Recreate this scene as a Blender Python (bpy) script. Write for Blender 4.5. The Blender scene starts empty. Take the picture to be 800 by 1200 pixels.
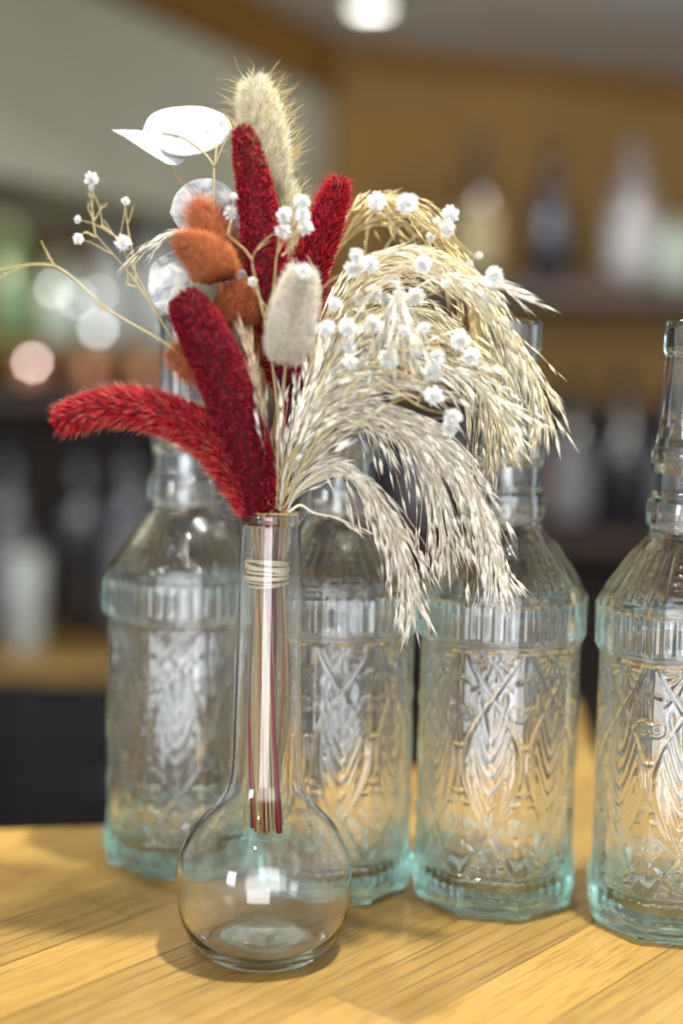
import bpy, math, random
import numpy as np
from mathutils import Vector, Matrix, Euler

rng = np.random.default_rng(7)
random.seed(7)
PI = math.pi
scn = bpy.context.scene
COL = scn.collection

# ------------------------------------------------------------------ render look
scn.view_settings.view_transform = 'Standard'
scn.view_settings.look = 'None'
scn.view_settings.exposure = 0.0
scn.view_settings.gamma = 1.0
scn.view_settings.use_curve_mapping = False
cy = scn.cycles
cy.use_denoising = True
cy.max_bounces = 22
cy.transmission_bounces = 20
cy.glossy_bounces = 8
cy.diffuse_bounces = 4
cy.transparent_max_bounces = 16
cy.sample_clamp_indirect = 6.0
cy.blur_glossy = 0.6

# ------------------------------------------------------------------ camera
FOC = 1200 * 50 / 36.0
PITCH = math.radians(5.48)
ROLL = math.radians(1.3)
CAMZ = 0.27
cam_d = bpy.data.cameras.new('camera')
cam = bpy.data.objects.new('camera', cam_d)
COL.objects.link(cam)
cam_d.sensor_fit = 'VERTICAL'
cam_d.sensor_height = 36
cam_d.sensor_width = 24
cam_d.lens = 50
cam_d.clip_start = 0.02
MC = Matrix.Rotation(PI / 2 - PITCH, 3, 'X') @ Matrix.Rotation(ROLL, 3, 'Z')
cam.matrix_world = Matrix.Translation((0, 0, CAMZ)) @ MC.to_4x4()
cam_d.dof.use_dof = True
cam_d.dof.focus_distance = 0.665
cam_d.dof.aperture_fstop = 1.9
cam_d.dof.aperture_blades = 9
scn.camera = cam


def at(px, py, Y):
    """the point at distance Y (world y) seen at pixel px, py of the 800x1200 photograph"""
    d = MC @ Vector(((px - 400) / FOC, (600 - py) / FOC, -1))
    t = Y / d.y
    return Vector((d.x * t, Y, CAMZ + d.z * t))


def on_table(px, py, z=0.0):
    d = MC @ Vector(((px - 400) / FOC, (600 - py) / FOC, -1))
    t = (z - CAMZ) / d.z
    return Vector((d.x * t, d.y * t, z))


# ------------------------------------------------------------------ objects
def tag(o, label=None, cat=None, group=None, kind=None):
    if label: o['label'] = label
    if cat: o['category'] = cat
    if group: o['group'] = group
    if kind: o['kind'] = kind
    return o


def thing(name, label, cat, loc=(0, 0, 0), rz=0, group=None):
    o = bpy.data.objects.new(name, None)
    o.empty_display_size = 0.02
    COL.objects.link(o)
    o.location = loc
    o.rotation_euler = (0, 0, rz)
    return tag(o, label, cat, group)


def mesh_obj(name, V, F, mat, parent=None, smooth=True, col=None, world=True):
    """one mesh object; V in world coordinates when world and there is a parent"""
    V = np.asarray(V, dtype=np.float64).reshape(-1, 3)
    if parent is not None and world:
        V = V - np.array(parent.location)
    me = bpy.data.meshes.new(name)
    if isinstance(F, np.ndarray):
        n, k = F.shape
        me.vertices.add(len(V)); me.vertices.foreach_set('co', V.ravel().astype(np.float32))
        me.loops.add(n * k); me.loops.foreach_set('vertex_index', F.ravel().astype(np.int32))
        me.polygons.add(n)
        me.polygons.foreach_set('loop_start', np.arange(0, n * k, k, dtype=np.int32))
        me.update(calc_edges=True)
    else:
        me.from_pydata([tuple(v) for v in V], [], [tuple(f) for f in F])
        me.update()
    me.polygons.foreach_set('use_smooth', np.full(len(me.polygons), smooth))
    if col is not None:
        a = me.color_attributes.new('Col', 'FLOAT_COLOR', 'POINT')
        c = np.ones((len(V), 4), dtype=np.float32); c[:, :3] = np.asarray(col).reshape(-1, 3)
        a.data.foreach_set('color', c.ravel())
    me.materials.append(mat)
    o = bpy.data.objects.new(name, me)
    COL.objects.link(o)
    if parent is not None: o.parent = parent
    return o


class Acc:
    """collects triangles with colours into ONE mesh"""
    def __init__(s): s.V, s.F, s.C, s.n = [], [], [], 0
    def add(s, V, F, C):
        V = np.asarray(V, float).reshape(-1, 3); F = np.asarray(F, int)
        C = np.asarray(C, float)
        if C.ndim == 1: C = np.tile(C, (len(V), 1))
        s.V.append(V); s.F.append(F + s.n); s.C.append(C); s.n += len(V)
    def obj(s, name, mat, parent=None, smooth=True):
        return mesh_obj(name, np.vstack(s.V), np.vstack(s.F), mat, parent, smooth, np.vstack(s.C))


def unit(a): return a / np.maximum(np.linalg.norm(a, axis=-1, keepdims=True), 1e-9)


def frames(P):
    P = np.asarray(P, float); T = unit(np.gradient(P, axis=0))
    N = np.zeros_like(P)
    ref = np.array([0, -1.0, 0.15]) if abs(T[0][1]) < .9 else np.array([1.0, 0, 0])
    n = ref - T[0] * np.dot(ref, T[0]); n /= np.linalg.norm(n)
    for i in range(len(P)):
        n = n - T[i] * np.dot(n, T[i]); n /= np.linalg.norm(n); N[i] = n
    return T, N, np.cross(T, N)


def spline(pts, n):
    """Catmull-Rom through the points"""
    p = np.array([list(q) for q in pts], float)
    if len(p) == 2: return p[0] + (p[1] - p[0]) * np.linspace(0, 1, n)[:, None]
    e = np.vstack([2 * p[0] - p[1], p, 2 * p[-1] - p[-2]])
    out = []
    for u in np.linspace(0, len(p) - 1 - 1e-6, n):
        i = int(u); f = u - i; a, b, c, d = e[i:i + 4]
        out.append(.5 * (2 * b + (c - a) * f + (2 * a - 5 * b + 4 * c - d) * f * f + (3 * b - a - 3 * c + d) * f ** 3))
    return np.array(out)


def tube(acc, P, R, col, k=8):
    """a closed tapering tube of triangles"""
    P = np.asarray(P, float); n = len(P); R = np.broadcast_to(R, (n,))
    T, N, B = frames(P)
    a = np.arange(k) * 2 * PI / k
    V = P[:, None] + R[:, None, None] * (np.cos(a)[None, :, None] * N[:, None] + np.sin(a)[None, :, None] * B[:, None])
    V = np.vstack([V.reshape(-1, 3), P[0], P[-1]])
    F = []
    for i in range(n - 1):
        for j in range(k):
            q, r = i * k + j, i * k + (j + 1) % k
            F += [(q, r, r + k), (q, r + k, q + k)]
    for j in range(k):
        F += [(n * k, (j + 1) % k, j), (n * k + 1, (n - 1) * k + j, (n - 1) * k + (j + 1) % k)]
    acc.add(V, F, col)


def spindles(acc, p, d, L, w, th, c0, c1, side=None, mid=.4):
    """flat leaf-shaped solids: base p, direction d, length L, width w, thickness th"""
    n = len(p); d = unit(d)
    if side is None: side = rng.normal(size=(n, 3))
    s = unit(side - d * np.sum(side * d, 1, keepdims=True)); t = np.cross(d, s)
    L = np.broadcast_to(L, (n,))[:, None]; w = np.broadcast_to(w, (n,))[:, None] / 2; th = np.broadcast_to(th, (n,))[:, None] / 2
    m = p + d * L * mid
    V = np.stack([p, m + s * w, m + t * th, m - s * w, m - t * th, p + d * L], 1)
    f = np.array([(0, 2, 1), (0, 3, 2), (0, 4, 3), (0, 1, 4), (5, 1, 2), (5, 2, 3), (5, 3, 4), (5, 4, 1)])
    F = (np.arange(n)[:, None, None] * 6 + f[None]).reshape(-1, 3)
    c0 = np.broadcast_to(c0, (n, 3)); c1 = np.broadcast_to(c1, (n, 3)); cm = (c0 + c1) / 2
    C = np.stack([c0, cm, cm, cm, cm, c1], 1).reshape(-1, 3)
    acc.add(V.reshape(-1, 3), F, C)


def hairs(acc, p, d, L, w, c0, c1, bend=None):
    """three-sided tapering hairs with one bend"""
    n = len(p); d = unit(d)
    s = unit(np.cross(d, rng.normal(size=(n, 3)))); t = np.cross(d, s)
    L = np.broadcast_to(L, (n,))[:, None]; w = np.broadcast_to(w, (n,))[:, None] / 2
    if bend is None: bend = np.zeros((n, 3))
    m = p + d * L * .5; e = m + unit(d + bend) * L * .5
    o = [math.cos(a) * s + math.sin(a) * t for a in (0, 2.094, 4.189)]
    V = np.stack([p + o[0] * w, p + o[1] * w, p + o[2] * w, m + o[0] * w * .75, m + o[1] * w * .75, m + o[2] * w * .75, e], 1)
    f = np.array([(0, 1, 4), (0, 4, 3), (1, 2, 5), (1, 5, 4), (2, 0, 3), (2, 3, 5), (3, 4, 6), (4, 5, 6), (5, 3, 6)])
    F = (np.arange(n)[:, None, None] * 7 + f[None]).reshape(-1, 3)
    c0 = np.broadcast_to(c0, (n, 3)); c1 = np.broadcast_to(c1, (n, 3)); cm = (c0 + c1) / 2
    C = np.stack([c0, c0, c0, cm, cm, cm, c1], 1).reshape(-1, 3)
    acc.add(V.reshape(-1, 3), F, C)


def lathe_VF(prof, k=64, closed=False):
    """quads round the z axis; prof is a list of (r, z)"""
    prof = np.array(prof, float); n = len(prof)
    a = np.arange(k) * 2 * PI / k
    V = np.stack([prof[:, 0:1] * np.cos(a), prof[:, 0:1] * np.sin(a), np.repeat(prof[:, 1:2], k, 1)], 2).reshape(-1, 3)
    i = np.arange(n - 1)[:, None] * k; j = np.arange(k)[None]; j2 = (j + 1) % k
    F = np.stack([i + j, i + j2, i + k + j2, i + k + j], 2).reshape(-1, 4)
    return V, F


def box_VF(x0, x1, y0, y1, z0, z1):
    V = [(x, y, z) for z in (z0, z1) for y in (y0, y1) for x in (x0, x1)]
    F = [(0, 2, 3, 1), (4, 5, 7, 6), (0, 1, 5, 4), (2, 6, 7, 3), (0, 4, 6, 2), (1, 3, 7, 5)]
    return V, F


def bevel(o, w, seg=3):
    m = o.modifiers.new('bevel', 'BEVEL'); m.width = w; m.segments = seg; m.limit_method = 'ANGLE'
    return o


def prism_VF(poly, z0, z1):
    n = len(poly)
    V = [(x, y, z0) for x, y in poly] + [(x, y, z1) for x, y in poly]
    F = [tuple(range(n - 1, -1, -1)), tuple(range(n, 2 * n))] + [(i, (i + 1) % n, n + (i + 1) % n, n + i) for i in range(n)]
    return V, F


# ------------------------------------------------------------------ materials
def new_mat(name):
    m = bpy.data.materials.new(name); m.use_nodes = True
    nt = m.node_tree; nt.nodes.clear()
    out = nt.nodes.new('ShaderNodeOutputMaterial')
    return m, nt, out


def N(nt, kind, **kw):
    n = nt.nodes.new(kind)
    for k, v in kw.items():
        if k in n.inputs: n.inputs[k].default_value = v
        else: setattr(n, k, v)
    return n


def pbr(name, col, rough=.5, noise=.12, scale=30, bump=0, metal=0, coat=0, emit=None, es=0, spec=.5):
    m, nt, out = new_mat(name)
    b = N(nt, 'ShaderNodeBsdfPrincipled', Roughness=rough, Metallic=metal)
    b.inputs['Coat Weight'].default_value = coat
    b.inputs['Specular IOR Level'].default_value = spec
    tc = N(nt, 'ShaderNodeTexCoord')
    nz = N(nt, 'ShaderNodeTexNoise', Scale=scale, Detail=4.0)
    nt.links.new(tc.outputs['Object'], nz.inputs['Vector'])
    mr = N(nt, 'ShaderNodeMapRange'); mr.inputs['From Min'].default_value = .25; mr.inputs['From Max'].default_value = .75
    mr.inputs['To Min'].default_value = 1 - noise; mr.inputs['To Max'].default_value = 1 + noise
    nt.links.new(nz.outputs['Fac'], mr.inputs['Value'])
    mx = N(nt, 'ShaderNodeVectorMath', operation='SCALE'); mx.inputs[0].default_value = col
    nt.links.new(mr.outputs[0], mx.inputs['Scale'])
    nt.links.new(mx.outputs[0], b.inputs['Base Color'])
    if bump:
        bp = N(nt, 'ShaderNodeBump', Strength=bump, Distance=.001)
        nt.links.new(nz.outputs['Fac'], bp.inputs['Height']); nt.links.new(bp.outputs[0], b.inputs['Normal'])
    if emit:
        b.inputs['Emission Color'].default_value = (*emit, 1); b.inputs['Emission Strength'].default_value = es
    nt.links.new(b.outputs[0], out.inputs[0])
    return m


def fibre(name, trans=.3, rough=.6, sheen=.0, spec=.3):
    """dried plant matter: colour from the vertices, some light passing through"""
    m, nt, out = new_mat(name)
    at_ = N(nt, 'ShaderNodeAttribute'); at_.attribute_name = 'Col'
    b = N(nt, 'ShaderNodeBsdfPrincipled', Roughness=rough)
    b.inputs['Specular IOR Level'].default_value = spec
    b.inputs['Sheen Weight'].default_value = sheen
    tr = N(nt, 'ShaderNodeBsdfTranslucent')
    mx = N(nt, 'ShaderNodeMixShader', Fac=trans)
    nt.links.new(at_.outputs['Color'], b.inputs['Base Color']); nt.links.new(at_.outputs['Color'], tr.inputs['Color'])
    nt.links.new(b.outputs[0], mx.inputs[1]); nt.links.new(tr.outputs[0], mx.inputs[2])
    nt.links.new(mx.outputs[0], out.inputs[0])
    return m


def glass(name, absorb, density, rough=0.0, ior=1.5, bump=0, bscale=60):
    m, nt, out = new_mat(name)
    g = N(nt, 'ShaderNodeBsdfGlass', Roughness=rough, IOR=ior, Color=(1, 1, 1, 1))
    v = N(nt, 'ShaderNodeVolumeAbsorption', Color=(*absorb, 1), Density=density)
    nt.links.new(g.outputs[0], out.inputs['Surface']); nt.links.new(v.outputs[0], out.inputs['Volume'])
    if bump:
        tc = N(nt, 'ShaderNodeTexCoord'); nz = N(nt, 'ShaderNodeTexNoise', Scale=bscale, Detail=2.0)
        bp = N(nt, 'ShaderNodeBump', Strength=bump, Distance=.001)
        nt.links.new(tc.outputs['Object'], nz.inputs['Vector']); nt.links.new(nz.outputs['Fac'], bp.inputs['Height'])
        nt.links.new(bp.outputs[0], g.inputs['Normal'])
    return m


def oak(name, rot, staves=True, light=1.0, coat=.18):
    m, nt, out = new_mat(name)
    tc = N(nt, 'ShaderNodeTexCoord')
    mp = N(nt, 'ShaderNodeMapping'); mp.inputs['Rotation'].default_value = (0, 0, rot)
    nt.links.new(tc.outputs['Object'], mp.inputs['Vector'])
    br = N(nt, 'ShaderNodeTexBrick'); br.offset = .37; br.offset_frequency = 2; br.squash = 1
    br.inputs['Color1'].default_value = (0, 0, 0, 1); br.inputs['Color2'].default_value = (1, 1, 1, 1)
    br.inputs['Mortar'].default_value = (.5, .5, .5, 1)
    br.inputs['Scale'].default_value = 1; br.inputs['Mortar Size'].default_value = .0006
    br.inputs['Mortar Smooth'].default_value = .3
    br.inputs['Brick Width'].default_value = .46; br.inputs['Row Height'].default_value = .043 if staves else .2
    nt.links.new(mp.outputs[0], br.inputs['Vector'])
    # a different piece of timber on each stave: shift the grain by the stave's own shade
    sh = N(nt, 'ShaderNodeVectorMath', operation='SCALE'); sh.inputs['Scale'].default_value = 3.7
    nt.links.new(br.outputs['Color'], sh.inputs[0])
    ad = N(nt, 'ShaderNodeVectorMath', operation='ADD')
    nt.links.new(mp.outputs[0], ad.inputs[0]); nt.links.new(sh.outputs[0], ad.inputs[1])
    st = N(nt, 'ShaderNodeMapping'); st.inputs['Scale'].default_value = (4, 70, 4)
    nt.links.new(ad.outputs[0], st.inputs['Vector'])
    n1 = N(nt, 'ShaderNodeTexNoise', Scale=1.6, Detail=5.0, Roughness=.6, Distortion=.9)
    nt.links.new(st.outputs[0], n1.inputs['Vector'])
    # cathedral rings
    wv_m = N(nt, 'ShaderNodeMapping'); wv_m.inputs['Scale'].default_value = (2.2, 26, 3)
    nt.links.new(ad.outputs[0], wv_m.inputs['Vector'])
    wv = N(nt, 'ShaderNodeTexWave', Scale=1.3, Distortion=7.0, Detail=2.5); wv.inputs['Detail Scale'].default_value = .8
    wv.bands_direction = 'Y'
    nt.links.new(wv_m.outputs[0], wv.inputs['Vector'])
    # fine pores
    po_m = N(nt, 'ShaderNodeMapping'); po_m.inputs['Scale'].default_value = (40, 800, 40)
    nt.links.new(ad.outputs[0], po_m.inputs['Vector'])
    po = N(nt, 'ShaderNodeTexNoise', Scale=1.0, Detail=2.0)
    nt.links.new(po_m.outputs[0], po.inputs['Vector'])
    cr = N(nt, 'ShaderNodeValToRGB')
    e = cr.color_ramp.elements
    e[0].position = .25; e[0].color = (.30 * light, .170 * light, .036 * light, 1)
    e[1].position = .72; e[1].color = (.39 * light, .245 * light, .064 * light, 1)
    e.new(.5).color = (.35 * light, .212 * light, .050 * light, 1)
    nt.links.new(n1.outputs['Fac'], cr.inputs[0])
    # per-stave tone
    tone = N(nt, 'ShaderNodeMapRange'); tone.inputs['To Min'].default_value = .80; tone.inputs['To Max'].default_value = 1.22
    nt.links.new(br.outputs['Color'], tone.inputs['Value'])
    wr = N(nt, 'ShaderNodeMapRange'); wr.inputs['From Min'].default_value = .0; wr.inputs['From Max'].default_value = .16
    wr.inputs['To Min'].default_value = .62; wr.inputs['To Max'].default_value = 1
    nt.links.new(wv.outputs['Fac'], wr.inputs['Value'])
    pr = N(nt, 'ShaderNodeMapRange'); pr.inputs['From Min'].default_value = .34; pr.inputs['From Max'].default_value = .5
    pr.inputs['To Min'].default_value = .70; pr.inputs['To Max'].default_value = 1
    nt.links.new(po.outputs['Fac'], pr.inputs['Value'])
    mm = N(nt, 'ShaderNodeMath', operation='MULTIPLY'); wx = N(nt, 'ShaderNodeMix'); wx.data_type = 'FLOAT'; wx.inputs[2].default_value = 1.0
    pw = N(nt, 'ShaderNodeMath', operation='SUBTRACT'); pw.inputs[0].default_value = 1.0; nt.links.new(br.outputs['Color'], pw.inputs[1])
    nt.links.new(pw.outputs[0], wx.inputs[0]); nt.links.new(wr.outputs[0], wx.inputs[3])
    nt.links.new(tone.outputs[0], mm.inputs[0]); nt.links.new(wx.outputs[0], mm.inputs[1])
    m2 = N(nt, 'ShaderNodeMath', operation='MULTIPLY'); nt.links.new(mm.outputs[0], m2.inputs[0]); nt.links.new(pr.outputs[0], m2.inputs[1])
    jt = N(nt, 'ShaderNodeMapRange'); jt.inputs['To Min'].default_value = 1; jt.inputs['To Max'].default_value = .5
    nt.links.new(br.outputs['Fac'], jt.inputs['Value'])
    m3 = N(nt, 'ShaderNodeMath', operation='MULTIPLY'); nt.links.new(m2.outputs[0], m3.inputs[0]); nt.links.new(jt.outputs[0], m3.inputs[1])
    sc = N(nt, 'ShaderNodeVectorMath', operation='SCALE')
    nt.links.new(cr.outputs[0], sc.inputs[0]); nt.links.new(m3.outputs[0], sc.inputs['Scale'])
    b = N(nt, 'ShaderNodeBsdfPrincipled', Roughness=.42)
    b.inputs['Coat Weight'].default_value = coat; b.inputs['Coat Roughness'].default_value = .28
    nt.links.new(sc.outputs[0], b.inputs['Base Color'])
    bp = N(nt, 'ShaderNodeBump', Strength=.25, Distance=.0006)
    nt.links.new(m2.outputs[0], bp.inputs['Height']); nt.links.new(bp.outputs[0], b.inputs['Normal'])
    nt.links.new(b.outputs[0], out.inputs[0])
    return m


M = dict(
    oak=oak('varnished_oak', math.radians(-50), light=.9),
    back_wood=oak('back_bar_wood', 0, True, .85),
    bottle=glass('aqua_bottle_glass', (.36, .88, .77), 8.5, bump=.10, bscale=70),
    vase=glass('clear_vase_glass', (.66, .82, .72), 10, ior=1.48),
    fur=fibre('plant_hair', .35, .7, 0), velvet=fibre('dyed_flower_head', .12, .6, 0, .12),
    straw=fibre('dried_straw', .5, .5, 0, .4), petal=fibre('dried_petals', .5, .8),
    panel=pbr('brown_wall_panel', (.21, .125, .042), .7, .15, 3, spec=.1),
    trim=pbr('orange_brown_trim', (.16, .08, .016), .7, .1, 5, spec=.1),
    ceiling=pbr('grey_ceiling_paint', (.80, .79, .74), .8, .04, 4, spec=.1),
    bulk=pbr('olive_grey_paint', (.36, .36, .28), .8, .06, 4, spec=.1),
    dark=pbr('black_cabinet_lacquer', (.012, .012, .014), .5, .2, 6, spec=.25),
    darkwall=pbr('dark_recess_board', (.026, .021, .018), .7, .2, 6, spec=.1),
    floor=pbr('dark_floor_tile', (.05, .045, .04), .5, .2, 8),
    shelf=pbr('dark_shelf_board', (.045, .026, .016), .5, .2, 12),
    steel=pbr('brushed_steel', (.5, .5, .5), .3, .05, 40, metal=1),
)

# ------------------------------------------------------------------ the setting
def struct(name, V, F, mat):
    o = mesh_obj(name, V, F, mat, smooth=False); o['kind'] = 'structure'; return o

CEIL = 1.12
WY = 3.9
struct('floor', *box_VF(-3.2, 3.2, -.6, 5.1, -1.10, -1.05), M['floor'])
struct('wall_back', *prism_VF([(-3.2, 3.9), (-.05, 3.9), (-.05, 3.73), (3.2, 5.0), (3.2, 5.1), (-3.2, 5.1)], -1.05, CEIL), M['panel'])
# ceiling: its back edge and a timber trim
struct('ceiling', *box_VF(-3.2, 3.2, .95, 5.1, CEIL, CEIL + .05), M['ceiling'])
# lowered grey bulkhead over the left of the bar, running towards the viewer
A = at(398, 60, 3.86); bl = [(-.06, 3.72), (-1.02, 1.55), (-3.1, 1.55), (-3.1, 3.72)]
struct('wall_left', *prism_VF(bl, .60, CEIL - .001), M['bulk'])
tr = [(-.06 + .035, 3.72), (-1.02 + .035, 1.55), (-1.02 - .0, 1.55), (-.06, 3.72)]
struct('trim_1', *prism_VF(tr, CEIL - .14, CEIL - .002), M['trim'])
struct('trim_2', *prism_VF([(.02, 3.755), (.02, 3.725), (3.15, 4.949), (3.15, 4.979)], CEIL - .05, CEIL - .002), M['trim'])

# ------------------------------------------------------------------ bar counter (oak block top)
cA, cB = on_table(0, 970), on_table(130, 966)
sl = (cB - cA); left = cA - sl * 12; corner = cB + sl * 1.5
poly = [(-1.3, .44), (1.3, .44), (1.3, .955), (.185, .965), (.205, 1.19), (.165, 1.19), (.145, .975), (-.03, .965), (corner.x, corner.y), (left.x, left.y)]
ct = thing('bar_counter', 'golden oak block bar counter the glass vase and bottles stand on', 'counter', (0, .6, 0))
o = mesh_obj('worktop', *prism_VF(poly, -.04, 0), M['oak'], ct, False); bevel(o, .003)
pin = [(-1.2, .60), (1.2, .60), (1.2, .90), (-.02, .94), (corner.x, corner.y - .06), (-1.2, left.y - .06)]
mesh_obj('front_panel', *prism_VF(pin, -1.05, -.04), M['dark'], ct, False)

# ------------------------------------------------------------------ embossed glass bottle
def bottle_mesh():
    PN = 48; K = PN * 8
    th = (np.arange(K) + .5) / K * 2 * PI
    phi = (th % (PI / 4)) - PI / 8            # angle inside a panel
    u = phi / (PI / 8)                        # -1..1 across a panel
    # outer profile: z, apothem, roundness, band kind
    key = [(0, .0365, .15), (.0012, .0392, .1), (.004, .0410, .05), (.009, .0418, .0), (.0105, .0418, .0), (.0215, .0418, 0), (.0235, .0405, 0),
           (.135, .0405, 0), (.1365, .0400, 0), (.138, .0405, 0), (.1395, .0425, 0), (.142, .0430, 0), (.1585, .0430, 0), (.1615, .0420, 0),
           (.164, .0405, .05), (.178, .0315, .1), (.190, .0228, .2), (.1945, .0196, .5), (.1975, .0186, 1), (.1990, .0192, 1), (.2005, .0207, 1), (.206, .0211, 1), (.2115, .0207, 1),
           (.2135, .0190, 1), (.2165, .0183, 1), (.226, .0183, 1), (.2285, .0190, 1), (.2320, .0197, 1), (.2355, .0196, 1), (.2385, .0184, 1), (.243, .0172, 1), (.252, .0162, 1),
           (.270, .0153, 1), (.2825, .0148, 1), (.2838, .0149, 1), (.2850, .0157, 1), (.2865, .0159, 1), (.297, .0159, 1), (.2992, .0155, 1), (.3, .0146, 1)]
    kz = np.array([k[0] for k in key]); ka = np.array([k[1] for k in key]); kr = np.array([k[2] for k in key])
    zs = np.unique(np.concatenate([np.linspace(0, .0225, 34), np.linspace(.0225, .136, 200), np.linspace(.136, .164, 40), np.linspace(.164, .1975, 26),
                                   np.linspace(.1975, .3, 90), kz]).round(6))
    ap = np.interp(zs, kz, ka); rd = np.interp(zs, kz, kr)
    flat = np.minimum(1 / np.cos(phi), 1.068)
    R = ap[:, None] * ((1 - rd)[:, None] * flat[None] + rd[:, None])
    # ------- raised pattern
    U = np.broadcast_to(u[None], R.shape); Z = np.broadcast_to(zs[:, None], R.shape)
    X = U * .0168                                        # metres across the panel
    def ridge(dist, w): return np.exp(-(dist / w) ** 2)
    H = np.zeros(R.shape)
    v = (Z - .0235) / (.136 - .0235)
    per = PI * (v - .80) / .61
    sx = .0150 * np.sin(per); slope = np.sqrt(1 + (.0150 * PI / .61 / .1125 * np.cos(per)) ** 2)
    for s_ in (1, -1):
        H = np.maximum(H, ridge((X - s_ * sx) / slope, .0011))
    # leaf with a spine and paired leaflets between the crossings
    inside = (v > .25) & (v < .78)
    H = np.maximum(H, .7 * ridge(X, .0007) * inside)
    for vb in np.linspace(.22, .60, 6):
        zb = .0235 + vb * .1125
        for s_ in (1, -1):
            xx = X * s_; ln = .0100 * (1 - abs(vb - .36) * 1.3); zc = zb + (.0016 if s_ > 0 else 0)
            q = np.clip(xx / ln, 0, 1)
            cz = zc + .020 * q ** 1.5
            gr = np.sqrt(1 + (.030 * q ** .5 / ln) ** 2)
            d = np.sqrt(((Z - cz) / gr) ** 2 + (np.maximum(xx - ln, 0) * 1.5) ** 2 + np.maximum(-xx, 0) ** 2)
            H = np.maximum(H, .95 * ridge(d, .0009 + .0009 * np.sin(q * PI)))
    # half daisies at top and bottom
    for z0, sg in ((.1335, -1), (.0255, 1)):
        dx, dz = X, (Z - z0) * sg
        rr = np.hypot(dx, dz); aa = np.arctan2(dx, dz)
        pet = np.cos(aa * 7) ** 2
        H = np.maximum(H, ((rr > .0035) & (rr < .0125) & (dz > -.001)) * pet * np.clip(np.minimum(rr - .0035, .0125 - rr) / .0015, 0, 1))
        H = np.maximum(H, ridge(rr - .0020, .0009))
    # scrolls curling off the strands at the panel edges
    for zc, sg in ((.1060, 1), (.048, -1)):
        for s_ in (1, -1):
            dx = (X * s_ - .0130); dz = (Z - zc) * sg
            rr = np.hypot(dx, dz); aa = (np.arctan2(dz, dx) + PI) / (2 * PI)
            for k in range(3):
                H = np.maximum(H, .85 * ridge(rr - .0016 * (aa + k), .0005) * (rr < .0042))
    for k, (xc, zc) in enumerate(((.0135, .122), (.0120, .0925), (.0142, .079), (.0142, .066), (.0120, .060), (.0100, .036), (.0140, .038), (.0090, .119), (.0145, .0890))):
        for s_ in (1, -1):
            a_ = .5 + k * .7
            dx = X * s_ - xc; dz = Z - zc
            e1 = dx * math.cos(a_) + dz * math.sin(a_); e2 = -dx * math.sin(a_) + dz * math.cos(a_)
            H = np.maximum(H, .7 * ridge(np.hypot(e1 / 2.6, e2), .0009))
    H *= np.clip((zs - .0232) / .001, 0, 1)[:, None] * np.clip((.1362 - zs) / .001, 0, 1)[:, None]
    # upright ribs in both bands
    rib = (np.abs(np.sin(U * PI * 3)) ** .7)
    b1 = np.clip((zs - .0105) / .002, 0, 1) * np.clip((.0222 - zs) / .002, 0, 1)
    b2 = np.clip((zs - .1405) / .002, 0, 1) * np.clip((.1605 - zs) / .002, 0, 1)
    H = H + 1.1 * rib * (b1 + b2)[:, None]
    # panel edges: a fine raised line; embossed drops on the shoulder
    sh = np.clip((zs - .1655) / .002, 0, 1) * np.clip((.189 - zs) / .002, 0, 1)
    t_ = (Z - .1655) / .0235
    H = H + sh[:, None] * (.8 * ridge(np.abs(U) - .8, .06) + .7 * ridge(U, .10) * (t_ < .75) + 1.1 * ridge(np.hypot(U * 1.1 - .38 * np.sign(U), (t_ * 6 % 1 - .5) * .55), .20))
    R = R + .00085 * H
    # a hand-made waviness
    R = R * (1 + .004 * np.sin(2 * th[None] + Z * 30) + .003 * np.sin(5 * th[None] - Z * 70))
    outer = np.stack([R * np.cos(th), R * np.sin(th), np.broadcast_to(zs[:, None], R.shape)], 2)
    # inner wall, from the lip down to the floor of the bottle
    ik = [(.3, .0120, 1), (.2985, .0112, 1), (.285, .0106, 1), (.25, .0115, 1), (.232, .0140, 1), (.215, .0138, 1), (.204, .0150, 1), (.196, .0148, 1), (.189, .0190, .6),
          (.178, .0275, .35), (.163, .0372, .3), (.157, .0385, .3), (.138, .0372, .35), (.08, .0368, .35), (.03, .0362, .4), (.018, .0350, .5), (.0135, .0315, .7), (.0115, .025, 1), (.0105, .015, 1), (.0115, .004, 1)]
    iz = np.concatenate([np.linspace(ik[i][0], ik[i + 1][0], 6)[:-1] for i in range(len(ik) - 1)] + [[ik[-1][0]]])
    f = np.linspace(0, len(ik) - 1, len(iz))
    ia = np.interp(f, range(len(ik)), [k[1] for k in ik]); ir = np.interp(f, range(len(ik)), [k[2] for k in ik])
    RI = ia[:, None] * ((1 - ir)[:, None] * np.minimum(flat, 1.05)[None] + ir[:, None])
    RI = RI * (1 + .010 * np.sin(3 * th[None] + iz[:, None] * 60) + .006 * np.sin(8 * th[None] - iz[:, None] * 110))
    inner = np.stack([RI * np.cos(th), RI * np.sin(th), np.broadcast_to(iz[:, None], RI.shape)], 2)
    # underside
    un = []
    for r_, z_ in ((.004, .0035), (.018, .0032), (.030, .0012), (.034, 0)):
        un.append(np.stack([r_ * np.cos(th), r_ * np.sin(th), np.full(K, z_)], 1))
    G = np.concatenate([np.array(un), outer, inner], 0)
    n = len(G); V = G.reshape(-1, 3)
    i = np.arange(n - 1)[:, None] * K; j = np.arange(K)[None]; j2 = (j + 1) % K
    F = np.stack([i + j, i + j2, i + K + j2, i + K + j], 2).reshape(-1, 4)
    # close both small holes with triangles folded into quads
    V = np.vstack([V, [[0, 0, .0036], [0, 0, .0116]]]); c0, c1 = len(V) - 2, len(V) - 1
    jj = np.arange(0, K, 2)
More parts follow.
